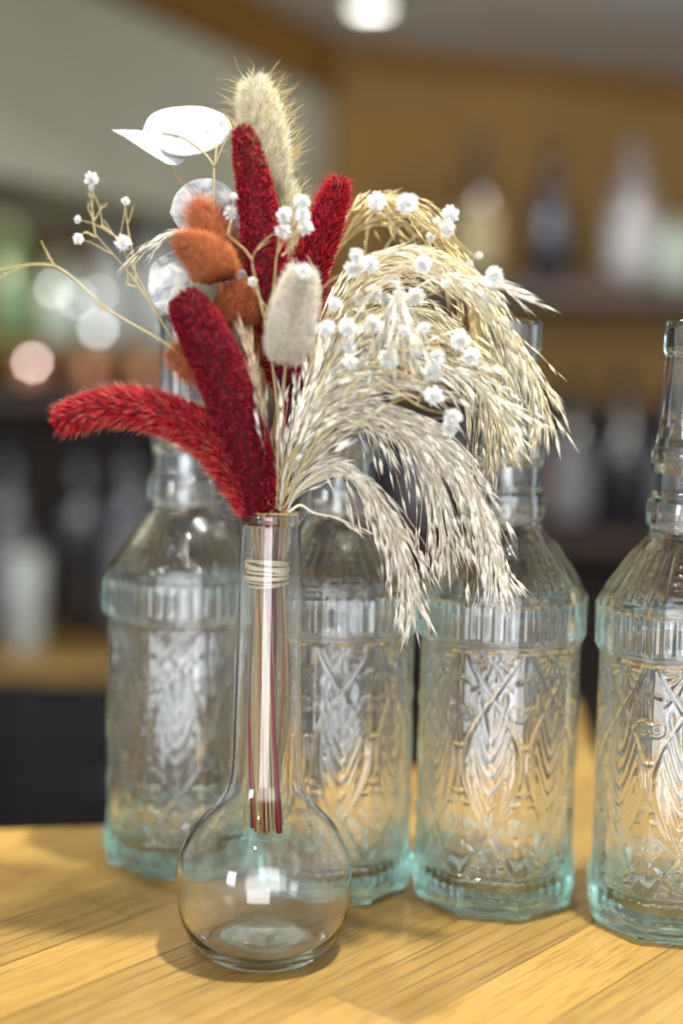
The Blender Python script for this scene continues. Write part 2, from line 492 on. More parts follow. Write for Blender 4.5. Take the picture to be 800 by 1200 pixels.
    F = np.vstack([F, np.stack([np.full(len(jj), c0), (jj + 2) % K, jj + 1, jj], 1),
                   np.stack([np.full(len(jj), c1), (n - 1) * K + jj, (n - 1) * K + jj + 1, (n - 1) * K + (jj + 2) % K], 1)])
    return V, F


bV, bF = bottle_mesh()
proto_b = None
BOT = [  # base centre pixel, distance, panel turn, label
    (212, 1005, -4, 'embossed aqua bottle farthest left, behind the vase under the bent red spike'),
    (386, 1033, 7, 'embossed aqua bottle just right of the vase, its neck hidden by drooping grass'),
    (577, 1048, -4, 'embossed aqua bottle with open neck showing beside the falling grass tips, second from the right'),
    (785, 1076, 4, 'sharpest embossed aqua bottle, cut off by the right edge of the photo'),
]
BG = 'embossed aqua bottles in a row behind the vase'
for i, (px, py, tw, lab) in enumerate(BOT):
    if i == 0:
        o = mesh_obj('glass_bottle', bV, bF, M['bottle']); proto_b = o
    else:
        o = proto_b.copy(); COL.objects.link(o)
    p = on_table(px, py)
    o.location = (p.x, p.y, .0003); o.scale = (.98, .98, 1)
    ang = math.atan2(p.y, p.x)
    o.rotation_euler = (0, 0, ang + PI + PI / 8 + math.radians(tw) - PI / 8 * 0)
    tag(o, lab, 'bottle', BG)

# ------------------------------------------------------------------ the vase
VB = on_table(308, 1112); VX, VY = VB.x, VB.y
prof_o = [(0.002, .0042), (.012, .0038), (.020, .0022), (.0250, .0004), (.0268, 0), (.0290, .0008), (.0322, .0042), (.0358, .0092), (.0385, .0150), (.0403, .0220), (.0412, .0300),
          (.0411, .0370), (.0400, .0440), (.0375, .0510), (.0335, .0575), (.0285, .0630), (.0232, .0685), (.0195, .0740), (.0175, .0800), (.0166, .0880), (.0162, .1000), (.0157, .1200), (.0152, .1500),
          (.0147, .1750), (.0143, .1900), (.0141, .1965), (.0141, .1978), (.0150, .1990), (.0156, .2006), (.0156, .2022), (.0149, .2034), (.0138, .2038)]
prof_i = [(.0127, .2030), (.0124, .2012), (.0124, .1950), (.0128, .1850), (.0132, .1700), (.0137, .1450), (.0143, .1150), (.0147, .0950), (.0152, .0850), (.0163, .0780), (.0187, .0725), (.0232, .0668),
          (.0290, .0605), (.0335, .0545), (.0370, .0480), (.0390, .0420), (.0398, .0360), (.0398, .0300), (.0390, .0225), (.0370, .0155), (.0338, .0098), (.0300, .0062), (.0265, .0048), (.0230, .0060), (.0160, .0095), (.0080, .0115), (.0015, .0120)]


def smooth_prof(pr, n):
    q = spline([(a, b, 0) for a, b in pr], n); return [(max(a, .0005), b) for a, b, _ in q]


pv = smooth_prof(prof_o, 150) + smooth_prof(prof_i, 120)
v_, f_ = lathe_VF(pv, 96)
nn = len(pv); v_ = np.vstack([v_, [[0, 0, .0042], [0, 0, .0120]]]); c0, c1 = len(v_) - 2, len(v_) - 1
jj = np.arange(0, 96, 2)
f_ = np.vstack([f_, np.stack([np.full(48, c0), (jj + 2) % 96, jj + 1, jj], 1), np.stack([np.full(48, c1), (nn - 1) * 96 + jj, (nn - 1) * 96 + jj + 1, (nn - 1) * 96 + (jj + 2) % 96], 1)])
vase = mesh_obj('bud_vase', v_, f_, M['vase'])
vase.location = (VX, VY, .0003)
vase.data.transform(Matrix.Diagonal((1, 1, 1.018, 1)))
tag(vase, 'clear glass bud vase with round bulb and long narrow neck holding dried flowers', 'vase')

# ------------------------------------------------------------------ dried flowers
def W(px, py, dy=0.0): return at(px, py, VY + dy)


def S(r, g, b):
    f = lambda c: (c / 255 / 12.92) if c / 255 < .04045 else ((c / 255 + .055) / 1.055) ** 2.4
    return np.array([f(r), f(g), f(b)])


_slot = [0]
def stem_path(head, via=None, mouth=None, spread=None, top=.207):
    """down from the head through the vase mouth and the tie to its cut end in the bulb"""
    k = _slot[0]; _slot[0] += 1
    a = k * 2.39996; r = .0020 + .0078 * ((k * .618) % 1)
    m = Vector((VX + (mouth if mouth is not None else -.002 + r * math.cos(a)), VY + r * math.sin(a) * .9, top))
    t = Vector((VX - .0015 + r * .8 * math.cos(a), VY + r * .8 * math.sin(a), .180))
    b1 = Vector((VX + r * 1.15 * math.cos(a + .5) , VY + r * 1.15 * math.sin(a + .5), .115))
    sp = spread if spread is not None else .0085 * ((k * .37) % 1) + .002
    b2 = Vector((VX - .0005 + (sp) * math.cos(a + 1.0), VY + sp * math.sin(a + 1.0), .0555 + .004 * ((k * .71) % 1)))
    pts = [head] + (via or []) + [m, t, b1, b2]
    return pts


def add_stem(parent, pts, r, col, name='stem', n=46):
    a = Acc(); P = spline(pts, n)
    P = P + np.random.default_rng(len(pts) + int(r * 1e6)).normal(size=P.shape) * .00006
    tube(a, P, np.linspace(r * .8, r, n), col, 7)
    return a.obj(name, M['straw'], parent)


def head_surface(P, Rf, n, jitter=0):
    """random points on a tube round the line P with radius Rf(t): position, normal, tangent, t"""
    T, Nn, B = frames(P); m = len(P)
    tt = np.linspace(0, 1, m); rr = np.array([Rf(t) for t in tt])
    seg = np.linalg.norm(np.diff(P, axis=0), axis=1); seg = np.append(seg, seg[-1])
    w = rr * seg + 1e-9; idx = rng.choice(m, n, p=w / w.sum())
    f = np.clip(idx + rng.uniform(-.5, .5, n), 0, m - 1.001); i0 = f.astype(int); fr = (f - i0)[:, None]
    L = lambda A_: A_[i0] * (1 - fr) + A_[i0 + 1] * fr
    c, t, nn_, bb = L(P), unit(L(T)), unit(L(Nn)), unit(L(B))
    r = L(rr[:, None]); a = rng.uniform(0, 2 * PI, n)[:, None]
    d = np.cos(a) * nn_ + np.sin(a) * bb
    return c + d * r, d, t, f / (m - 1), c


def bud(t, p=.5, q=.5, r0=.0):
    return max(r0, (max(t, 1e-4) ** p) * (max(1 - t, 0) ** q) / ((p / (p + q)) ** p * (q / (p + q)) ** q))


def bunny(label, pts, rad, c_core, c_hair, c_tip, via=None, awn=0, awn_len=.012, hair=.0042, nh=5200, stem_c=None, group=None, lean=.9, shape=(.42, .5), stem_r=.0006, mouth=None, name='bunny_tail_grass'):
    base = pts[0]
    t0 = thing(name, label, 'dried flower', (base[0], base[1], base[2]), 0, group)
    P = spline(pts, 40)
    Rf = lambda t: rad * .62 * bud(t, *shape) + .0004
    a = Acc(); tube(a, P, [Rf(t) for t in np.linspace(0, 1, 40)], c_core * .55, 20)
    p, d, t, tt, _ = head_surface(P, Rf, nh)
    dr = d + t * (lean * .7 + rng.normal(size=(nh, 1)) * .35) + rng.normal(size=(nh, 3)) * .34
    var = rng.uniform(.62, 1.15, (nh, 1))
    hairs(a, p - d * .0006, dr, hair * 1.2 * rng.uniform(.45, 1.35, nh), .00014, c_hair * .62 * var, np.clip(c_tip * 1.08 * var ** .6, 0, 1), t * .3)  # hair roots coloured darker to imitate shade deep in the fur
    a.obj('flower_head', M['fur'], t0)
    if awn:
        b = Acc(); p, d, t, tt, _ = head_surface(P, Rf, awn)
        hairs(b, p, d * 1.3 + t * rng.uniform(.3, 1.3, (awn, 1)) + rng.normal(size=(awn, 3)) * .25, awn_len * 1.15 * rng.uniform(.6, 1.1, awn), .00024, S(214, 196, 140), S(205, 184, 122), rng.normal(size=(awn, 3)) * .25)
        o = b.obj('awns', M['straw'], t0); tag(o, 'stiff straw-coloured bristles', kind='stuff')
    add_stem(t0, stem_path(Vector(pts[0]), via, mouth), stem_r, stem_c if stem_c is not None else S(196, 178, 132))
    return t0


def spike(label, pts, rad, style, via=None, mouth=None, n=6500, shape=(.22, .30), cols=None, group='dark red velvety flower spikes in the vase'):
    t0 = thing('red_flower_spike', label, 'dried flower', tuple(pts[0]), 0, group)
    P = spline(pts, 60)
    Rf = lambda t: rad * .80 * bud(t, *shape) + .0006
    a = Acc(); tube(a, P, [Rf(t) for t in np.linspace(0, 1, 60)], S(60, 3, 14), 22)  # core coloured dark, painting shade into the gaps between florets
    p, d, t, tt, _ = head_surface(P, Rf, n)
    c0 = cols[0] * rng.uniform(.3, .8, (n, 1)); c1 = cols[1] * rng.uniform(.35, 1.15, (n, 1))
    if style == 'velvet':
        spindles(a, p - d * .0008, d + t * rng.uniform(.2, 1.1, (n, 1)) + rng.normal(size=(n, 3)) * .35, rng.uniform(.0014, .0034, n), rng.uniform(.0005, .0011, n), .0004, c0, c1, mid=.55)
        k = n // 16; s_ = rng.choice(n, k)
        hairs(a, p[s_], d[s_] + t[s_] * .9 + rng.normal(size=(k, 3)) * .2, rng.uniform(.003, .0058, k), .00010, S(150, 30, 36), S(214, 120, 96))
        s_ = rng.choice(n, n // 10)   # paler grains, sparkle painted into their colour
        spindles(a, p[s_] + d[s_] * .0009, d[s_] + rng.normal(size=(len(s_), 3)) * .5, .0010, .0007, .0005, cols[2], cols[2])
    else:
        spindles(a, p - d * .0008, d + t * rng.uniform(.7, 1.8, (n, 1)) + rng.normal(size=(n, 3)) * .28, rng.uniform(.0028, .0048, n), rng.uniform(.0004, .0008, n), .0003, c0, c1, mid=.45)
        k = int(n * .30); s_ = rng.choice(n, k)
        up = np.clip(d[s_][:, 2:3] * .6 + .5, .15, 1)
        hairs(a, p[s_], d[s_] + t[s_] * 1.0 + rng.normal(size=(k, 3)) * .16, rng.uniform(.0045, .0074, k), .00020, cols[1] * rng.uniform(.4, .9, (k, 1)), cols[2] * rng.uniform(.2, 1.2, (k, 1)) ** 1.5)
    a.obj('flower_head', M['velvet'], t0)
    add_stem(t0, stem_path(Vector(pts[0]), via, mouth), .0014, S(150, 20, 48))
    return t0


CR, CT = S(214, 205, 180), S(246, 240, 222)
YE = S(236, 226, 176)
# red spikes
red = [S(104, 2, 20), S(146, 6, 32), S(200, 44, 66)]
spike('upright crimson velvet spike rising in front of the tallest cream bunny tail',
      [W(338, 455, .004), W(325, 390, .003), W(312, 310, .002), W(301, 235, .002), W(284, 148, .002)], .0108, 'velvet', [W(330, 520, .004)], n=11000, shape=(.16, .33), cols=red)
spike('crimson spike leaning right, partly hidden behind the cream bunny tail and white blossoms',
      [W(338, 470, .02), W(346, 400, .02), W(358, 330, .02), W(378, 270, .02), W(399, 211, .02)], .0098, 'coarse', [W(326, 530, .014)], n=7000, shape=(.2, .30),
      cols=[S(112, 5, 20), S(168, 12, 32), S(196, 40, 50)])
spike('thick dark crimson spike leaning left, in front of the vase mouth bouquet',
      [W(306, 602, -.008), W(293, 540, -.012), W(270, 465, -.015), W(240, 395, -.016), W(212, 345, -.016)], .0124, 'velvet', [], n=14000, shape=(.28, .26), cols=[S(84, 2, 18), S(124, 4, 30), S(184, 36, 60)])
spike('long red spike bent over to the left with pale pink hair tips',
      [W(304, 608, -.004), W(284, 566, -.006), W(246, 516, -.008), W(196, 487, -.009), W(130, 477, -.009), W(66, 495, -.009)], .0098, 'coarse', [], n=8500, shape=(.16, .22),
      cols=[S(150, 6, 28), S(196, 12, 40), S(246, 160, 134)])

# cream bunny tails
GB = 'cream bunny tails in the vase'
bunny('tallest cream bunny tail with long straw bristles at the very top of the bouquet', [W(316, 225, .012), W(312, 190, .012), W(305, 140, .012), W(296, 92, .012)], .0142, CR, YE * .98, CT,
      [W(322, 330, .014), W(326, 480, .01)], awn=460, group=GB, nh=8000, shape=(.38, .5), awn_len=.0135)
bunny('plump cream bunny tail in front, right of the upright crimson spike', [W(334, 428, -.020), W(338, 400, -.020), W(345, 362, -.020), W(356, 312, -.020)], .0132, S(214, 200, 176), S(244, 228, 200), S(252, 246, 234),
      [W(330, 500, -.012)], group=GB, nh=11000, hair=.0036, shape=(.36, .40), lean=.35)
bunny('cream bunny tail with straw bristles between the two upper red spikes', [W(334, 345, .024), W(336, 300, .024), W(334, 255, .024), W(331, 212, .024)], .0112, S(220, 212, 160), YE, CT,
      [W(328, 440, .018)], awn=260, group=GB, nh=6000)
bunny('pale furry bunny tail peeping out behind the tip of the leaning dark crimson spike', [W(272, 462, .004), W(256, 420, .004), W(240, 380, .004), W(222, 338, .004)], .0150, S(222, 206, 168), S(236, 222, 180), S(244, 236, 206),
      [W(300, 540, .004)], group=GB, nh=8000, hair=.006, lean=.6)

# orange bunny tails
OR0, OR1, OR2 = S(150, 74, 34), S(184, 98, 50), S(214, 132, 82)
GO = 'burnt orange bunny tails in the vase'
bunny('rust orange bunny tail with a spiky tip pointing straight up', [W(262, 330, .006), W(256, 300, .006), W(248, 272, .006), W(228, 238, .006)], .0118, OR0, OR1, OR2, [W(300, 450, .004)], group=GO, nh=5500, hair=.0060, lean=1.6, stem_c=S(196, 130, 60), shape=(.35, .6))
bunny('fuzzy orange bunny tail curling left, in front of the spiky one', [W(258, 330, -.010), W(252, 315, -.010), W(236, 297, -.010), W(205, 280, -.010)], .0138, OR0, OR1, OR2, [W(270, 395, -.006), W(296, 500, -.004)], group=GO, nh=8000, hair=.0036, lean=.9, stem_c=S(190, 110, 60), shape=(.30, .62))
bunny('round orange bunny tail left of the upright crimson spike', [W(284, 384, -.004), W(282, 370, -.004), W(278, 352, -.004), W(272, 332, -.004)], .0120, S(140, 66, 34), S(176, 88, 46), S(200, 116, 70), [W(300, 470, 0)], group=GO, nh=6500, hair=.0038, lean=.4, stem_c=S(196, 130, 60), shape=(.38, .40))
bunny('small orange bunny tail pointing left under the tip of the leaning crimson spike', [W(246, 444, -.006), W(234, 436, -.006), W(218, 424, -.006), W(202, 410, -.006)], .0085, OR0, OR1, OR2, [W(276, 510, -.004)], group=GO, nh=3500, hair=.0042, lean=1.3, stem_c=S(190, 150, 110))
bunny('small orange bunny tail tucked low between the two velvet crimson spikes', [W(300, 430, .004), W(299, 415, .004), W(297, 402, .004), W(294, 388, .004)], .0078, OR0, S(196, 100, 40), OR2, [W(306, 500, .002)], group=GO, nh=3000, hair=.0036, stem_c=S(196, 130, 60))

# ------------------------------------------------------------------ honesty seed pods
def pod_mesh(parent, outline, dy0, tilt, label=None):
    """a papery disc with a rim; tilt makes it lean away from the eye"""
    pts = spline([W(x, y, dy0) for x, y in outline + outline[:1]], 61)[:-1]
    c = pts.mean(0); R_ = 14; V = []; 
    r0 = np.linalg.norm(pts - c, axis=1).max()
    for side in (1, -1):
        for i in range(R_ + 1):
            f = i / R_
            q = c + (pts - c) * f
            rel = (q - c) / r0
            y = tilt[0] * rel[:, 0] + tilt[1] * rel[:, 2] + .0022 * (rel[:, 0] ** 2 + rel[:, 2] ** 2) \
                + .0005 * np.sin(rel[:, 0] * 5 + rel[:, 2] * 3) * f + .0003 * np.sin(rel[:, 2] * 9 - rel[:, 0] * 7) * f
            q = q.copy(); q[:, 1] += y - side * .00016 * (1 if f < .97 else .3) - (side * .0002 if .9 < f < .99 else 0)
            V.append(q)
    V = np.vstack(V); K = 60; F = []
    for s_ in range(2):
        o_ = s_ * (R_ + 1) * K
        for i in range(R_):
            for j in range(K):
                a_, b_ = o_ + i * K + j, o_ + i * K + (j + 1) % K
                F.append((a_, b_, b_ + K, a_ + K) if s_ == 0 else (a_, a_ + K, b_ + K, b_))
    for j in range(K):
        a_, b_ = R_ * K + j, R_ * K + (j + 1) % K
        F.append((a_, b_, b_ + (R_ + 1) * K, a_ + (R_ + 1) * K))
    o = mesh_obj('seed_pod', V, np.array(F), M['pod'], parent)
    if label: o['label'] = label
    return o


m, nt, out = new_mat('papery_seed_pod')
tc = N(nt, 'ShaderNodeTexCoord')
nz = N(nt, 'ShaderNodeTexNoise', Scale=120.0, Detail=5.0, Distortion=1.2); nt.links.new(tc.outputs['Object'], nz.inputs['Vector'])
cr = N(nt, 'ShaderNodeValToRGB'); e = cr.color_ramp.elements
e[0].position = .34; e[0].color = (.26, .28, .30, 1); e[1].position = .62; e[1].color = (.66, .66, .65, 1)
nt.links.new(nz.outputs['Fac'], cr.inputs[0])
b = N(nt, 'ShaderNodeBsdfPrincipled', Roughness=.32); b.inputs['Sheen Weight'].default_value = .3
nt.links.new(cr.outputs[0], b.inputs['Base Color'])
bp = N(nt, 'ShaderNodeBump', Strength=.5, Distance=.0006); nt.links.new(nz.outputs['Fac'], bp.inputs['Height']); nt.links.new(bp.outputs[0], b.inputs['Normal'])
tr_ = N(nt, 'ShaderNodeBsdfTranslucent'); nt.links.new(cr.outputs[0], tr_.inputs['Color'])
mx = N(nt, 'ShaderNodeMixShader', Fac=.35); nt.links.new(b.outputs[0], mx.inputs[1]); nt.links.new(tr_.outputs[0], mx.inputs[2]); nt.links.new(mx.outputs[0], out.inputs[0])
M['pod'] = m

lun = thing('honesty_sprig', 'sprig of white papery honesty seed pods left of the tallest bunny tail', 'dried flower', tuple(W(253, 240, .012)))
pod_mesh(lun, [(167, 152), (176, 134), (200, 123), (236, 121), (262, 132), (270, 150), (258, 170), (232, 183), (204, 184), (180, 172)], .014, (.004, .010))
pod_mesh(lun, [(132, 154), (160, 152), (190, 155), (206, 168), (215, 184), (206, 194), (190, 190), (168, 176), (148, 163)], .008, (.012, .016))
pod_mesh(lun, [(199, 250), (206, 230), (224, 214), (246, 210), (268, 220), (282, 244), (284, 268), (262, 284), (238, 282), (212, 270)], .020, (.004, -.006))
pod_mesh(lun, [(174, 345), (176, 316), (190, 300), (214, 290), (242, 296), (262, 316), (262, 346), (238, 366), (206, 370), (184, 362)], .022, (.006, .004))
pod_mesh(lun, [(262, 250), (276, 238), (292, 244), (300, 262), (296, 286), (280, 296), (266, 282)], .016, (.004, .004))
tan = S(198, 184, 150)
add_stem(lun, stem_path(W(254, 168, .012), [W(251, 205, .012), W(252, 240, .012), W(258, 285, .012), W(282, 380, .012), W(306, 500, .008)]), .00075, tan)
for q in ([(251, 195), (240, 180), (215, 161), (190, 155)], [(251, 195), (262, 170), (274, 150)], [(252, 235), (242, 240), (236, 246)], [(262, 300), (246, 312), (226, 322)]):
    a = Acc(); tube(a, spline([W(x, y, .011) for x, y in q], 16), np.linspace(.0005, .0003, 16), tan, 6); a.obj('twig', M['straw'], lun)
a = Acc(); tube(a, spline([W(x, y, .006) for x, y in [(203, 194), (207, 207), (218, 218), (226, 230)]], 12), .0002, S(170, 110, 70), 5); a.obj('twig', M['straw'], lun)

# ------------------------------------------------------------------ feathery grass plumes
def plume(label, pts, n_br, L, spread, droop, t0=.25, t1=1.0, w=.0008, sl=.0110, per=10, c=None, cat='dried grass', rach=.0007, via=None, group='cream feathery grass plumes in the vase', seed=1, side_bias=0.0, zs=.5, bare=.25, mouth=None):
    r = np.random.default_rng(seed)
    P = spline(pts, 120)
    th_ = thing('feather_grass', label, cat, tuple(P[0]), 0, group)
    c_dark, c_light = c if c is not None else (S(206, 192, 150), S(246, 240, 222))
    a = Acc(); tube(a, P, np.linspace(rach, .00015, 120), c_dark, 6); a.obj('stalk', M['straw'], th_)
    if mouth is not False:
        add_stem(th_, stem_path(Vector(P[0]), via, mouth)[0:], .0007, S(190, 172, 124))
    acc = Acc(); T, Nn, B = frames(P)
    for j in range(n_br):
        f = t0 + (t1 - t0) * ((j + r.uniform(0, 1)) / n_br) ** 1.7
        i0 = min(int(f * 119), 117)
        ln = L * (1 - .74 * f) * r.uniform(.65, 1.2)
        m = 14; s = np.linspace(0, 1, m)
        # follow the stalk ahead, swing outwards, droop
        step = ln / (np.linalg.norm(P[-1] - P[0]) * 1.15 + 1e-6) * 119
        base = []
        for q in s:
            k = i0 + q * step
            if k < 118: k0 = int(k); base.append(P[k0] * (1 - (k - k0)) + P[k0 + 1] * (k - k0))
            else: base.append(P[-1] + T[-1] * (k - 118) / 119 * np.linalg.norm(P[-1] - P[0]))
        base = np.array(base)
        ang = r.uniform(0, 2 * PI); lat = math.cos(ang) * Nn[i0] * zs + math.sin(ang) * B[i0]
        lat = unit(lat) if np.linalg.norm(lat) > 1e-6 else Nn[i0]
        Q = base + lat[None] * (ln * spread * r.uniform(.25, 1.2) * s ** 1.25)[:, None] + np.array([0, 0, -1.]) * (ln * droop * r.uniform(.3, 1.3) * s ** 2)[:, None] \
            + np.array([side_bias, 0, 0]) * (ln * s ** 1.5)[:, None]
        cb = c_dark * r.uniform(.85, 1.1)
        tube(acc, Q, np.linspace(.00018, .00009, m), cb, 3)
        nsp = max(2, int(per * r.uniform(.6, 1.2)))
        ss = r.uniform(bare, 1, nsp); ss[0] = 1
        kk = np.clip(ss * (m - 1), 0, m - 1.01); k0 = kk.astype(int); fr = (kk - k0)[:, None]
        pp = Q[k0] * (1 - fr) + Q[k0 + 1] * fr
        dd = unit(Q[k0 + 1] - Q[k0]) + r.normal(size=(nsp, 3)) * .10 + np.array([0, 0, -.12])
        v = r.uniform(.8, 1.08, (nsp, 1))
        spindles(acc, pp, dd, sl * r.uniform(.55, 1.2, nsp), w * r.uniform(.6, 1.2, nsp), w * .35, c_dark * v, np.clip(c_light * v, 0, 1), side=np.tile([1., .1, .4], (nsp, 1)) + r.normal(size=(nsp, 3)) * .8, mid=.35)
    o = acc.obj('plume', M['straw'], th_)
    return th_


GOLD = (S(222, 206, 154), S(244, 234, 196)); PALE = (S(244, 238, 222), S(255, 254, 250)); MIDC = (S(236, 226, 194), S(252, 248, 236))
plume('golden feather grass arching highest at the back right, soft and out of focus', [W(345, 470, .05), W(372, 360, .055), W(405, 275, .06), W(450, 232, .062), W(505, 258, .064), W(545, 330, .066), W(566, 410, .066)],
      130, .050, .50, .34, t0=.25, c=GOLD, seed=3, per=7, w=.0011, via=[W(330, 560, .02)])
plume('dense cream feather grass arching over to the long thin tips on the far right', [W(345, 500, .004), W(375, 400, .006), W(425, 320, .008), W(490, 296, .008), W(555, 330, .006), W(600, 392, .004), W(626, 440, .002), W(640, 482, 0)],
      170, .048, .42, .26, t0=.06, c=MIDC, seed=4, per=7, w=.0012, via=[W(328, 570, .004)])
plume('cream feather grass filling the middle of the bouquet below the white blossoms', [W(345, 540, .014), W(380, 440, .016), W(440, 370, .018), W(510, 370, .020), W(560, 430, .020), W(585, 510, .020)],
      190, .058, .62, .30, t0=.04, c=MIDC, seed=5, per=7, w=.0012, via=[W(330, 580, .008)])
plume('white feather grass whose long arching tail hangs lowest in front of the second bottle from the right', [W(338, 590, .000), W(356, 530, -.002), W(405, 478, -.004), W(470, 484, -.006), W(530, 530, -.006), W(562, 594, -.006), W(582, 668, -.006)],
      190, .056, .40, .20, t0=.04, c=PALE, seed=6, per=6, w=.0013)
plume('white feather grass bending over to hang beside the vase neck between two bottles', [W(336, 600, -.002), W(352, 570, -.004), W(395, 545, -.006), W(430, 565, -.008), W(458, 615, -.008), W(474, 660, -.008), W(482, 700, -.008)],
      120, .046, .38, .20, t0=.04, c=PALE, seed=7, per=6, w=.0013)
plume('cream feather grass drooping to a tip between the two long hanging tails', [W(342, 575, .008), W(366, 505, .006), W(420, 465, .004), W(475, 500, .002), W(508, 560, .002), W(522, 628, .002)],
      130, .052, .50, .24, t0=.03, c=PALE, seed=8, per=6, w=.0013)
plume('pale feather grass pointing right with straight thin tips under the hanging blossoms', [W(338, 560, -.008), W(366, 480, -.010), W(420, 430, -.012), W(490, 424, -.012), W(545, 440, -.012), W(600, 482, -.012)],
      100, .050, .50, .16, t0=.05, c=PALE, seed=9, per=6, w=.0012)
plume('short pale feather grass standing upright close against the vase mouth', [W(328, 598, -.006), W(334, 550, -.008), W(350, 500, -.010), W(376, 440, -.010), W(410, 400, -.010)],
      80, .050, .50, .06, t0=.02, c=PALE, seed=10, per=6, w=.0013)
plume('small fan of white grass spikelets splaying down in front of the cream plumes', [W(350, 520, -.016), W(390, 420, -.018), W(435, 345, -.020), W(462, 330, -.022), W(470, 360, -.022), W(472, 410, -.022)],
      26, .042, .75, .10, t0=.62, t1=.9, c=PALE, seed=11, per=5, w=.0016, bare=.2, sl=.015)
plume('few thin grass blades crossing rightwards above the open bottle neck', [W(360, 500, -.002), W(420, 400, -.004), W(500, 330, -.006), W(560, 326, -.008), W(610, 348, -.008)],
      26, .036, .26, .10, t0=.55, c=PALE, seed=12, per=5, w=.0011)
plume('wispy pale grass bending left from behind the orange bunny tails', [W(300, 430, .008), W(268, 330, .008), W(236, 280, .008), W(200, 272, .006), W(160, 296, .004)],
      16, .036, .16, .12, t0=.55, c=PALE, seed=13, per=3, w=.0006)
plume('narrow pale grass ear standing between the two velvet crimson spikes', [W(314, 590, -.014), W(312, 530, -.016), W(304, 470, -.018), W(290, 400, -.018)],
      22, .026, .10, .0, t0=.35, c=(S(206, 180, 146), S(240, 224, 200)), seed=14, per=5, w=.0009)
plume('single thin grass blade lying out to the right over the vase lip', [W(338, 600, -.006), W(352, 592, -.008), W(368, 601, -.008), W(392, 606, -.008), W(412, 614, -.008)],
      4, .022, .10, .02, t0=.5, c=PALE, seed=15, per=3, w=.0010)

# ------------------------------------------------------------------ baby's breath
def blossom_acc(n=150, r=.0022, seed=1):
    a = Acc(); q = np.random.default_rng(seed)
    i = np.arange(n); zz = 1 - 2 * (i + .5) / n; ph = i * 2.39996
    d = np.stack([np.sqrt(1 - zz ** 2) * np.cos(ph), np.sqrt(1 - zz ** 2) * np.sin(ph), zz], 1) + q.normal(size=(n, 3)) * .18
    d = unit(d)
    v = q.uniform(.88, 1.04, (n, 1))
    spindles(a, d * r * .25, d, r * q.uniform(.45, 1.0, n), r * .30, r * .07, S(226, 228, 226) * v, np.clip(S(254, 254, 254) * v, 0, 1), side=q.normal(size=(n, 3)), mid=.72)
    V, F = np.vstack(a.V), np.vstack(a.F)
    k = 10
    core, cf = lathe_VF([(r * .42 * math.sin(t) + 1e-5, -r * .42 * math.cos(t)) for t in np.linspace(0, PI, 8)], k)
    cf = np.vstack([cf[:, [0, 1, 2]], cf[:, [0, 2, 3]]])
    a.add(core, cf, S(206, 206, 196))
    return a


bl_mesh = []
for s_ in range(3):
    o = blossom_acc(150, .0024, s_ + 1).obj('blossom', M['petal'], smooth=False); bl_mesh.append(o.data); bpy.data.objects.remove(o)


def sprig(label, main, flowers, branches, dy, via=None, group=None, mouth=None, stemc=S(200, 184, 138), r=.00055, extra=None):
    """main: pixel path of the stem; flowers: (x, y, size, dy); branches: pixel paths"""
    P = spline([W(x, y, d) for x, y, d in main], 70)      # from the vase outwards
    t0 = thing('gypsophila_sprig', label, 'dried flower', tuple(P[0]), 0, group)
    add_stem(t0, stem_path(Vector(P[0]), via, mouth), r, stemc)
    a = Acc(); tube(a, P, np.linspace(r, r * .5, 70), stemc, 6)
    allp = [P]
    for br_ in branches:
        q = spline([W(x, y, d) for x, y, d in br_], 30)
        tube(a, q, np.linspace(r * .7, r * .32, 30), stemc * rng.uniform(.85, 1.1), 5); allp.append(q)
        k = rng.integers(8, 24)   # a little sheath at a node
        spindles(a, q[k][None], (q[k + 2] - q[k])[None] + rng.normal(size=(1, 3)) * .0006, .003, .0009, .0006, stemc, stemc)
    cloud = np.vstack(allp)
    for i, (x, y, sz, d) in enumerate(flowers):
        c = np.array(W(x, y, d))
        below = cloud[:, 2] < c[2] - .004
        dist = np.linalg.norm(cloud - c, axis=1) + np.where(below, 0, .05)
        j = np.argmin(np.abs(dist - .018) + dist * .4)
        s = cloud[j]; midp = (s + c) / 2 + np.array([rng.uniform(-.002, .002), rng.uniform(-.002, .002), rng.uniform(.0, .003)])
        q = spline([s, midp, c], 14); tube(a, q, np.linspace(r * .42, r * .24, 14), stemc, 5)
        if rng.uniform() < .6:      # a dry side twiglet
            e_ = q[6] + unit(np.array([rng.normal(), rng.normal() * .5, abs(rng.normal())])) * rng.uniform(.003, .007)
            tube(a, spline([q[6], e_], 4), np.linspace(r * .3, r * .15, 4), stemc, 4)
        o = bpy.data.objects.new('blossom', bl_mesh[i % 3]); COL.objects.link(o); o.parent = t0
        o.location = Vector(c) - t0.location
        o.rotation_euler = (rng.uniform(0, 6), rng.uniform(0, 6), rng.uniform(0, 6))
        k = sz / 3.2; o.scale = (k * rng.uniform(.9, 1.1), k * rng.uniform(.9, 1.1), k * rng.uniform(.85, 1.1))
    a.obj('twigs', M['straw'], t0)
    return t0


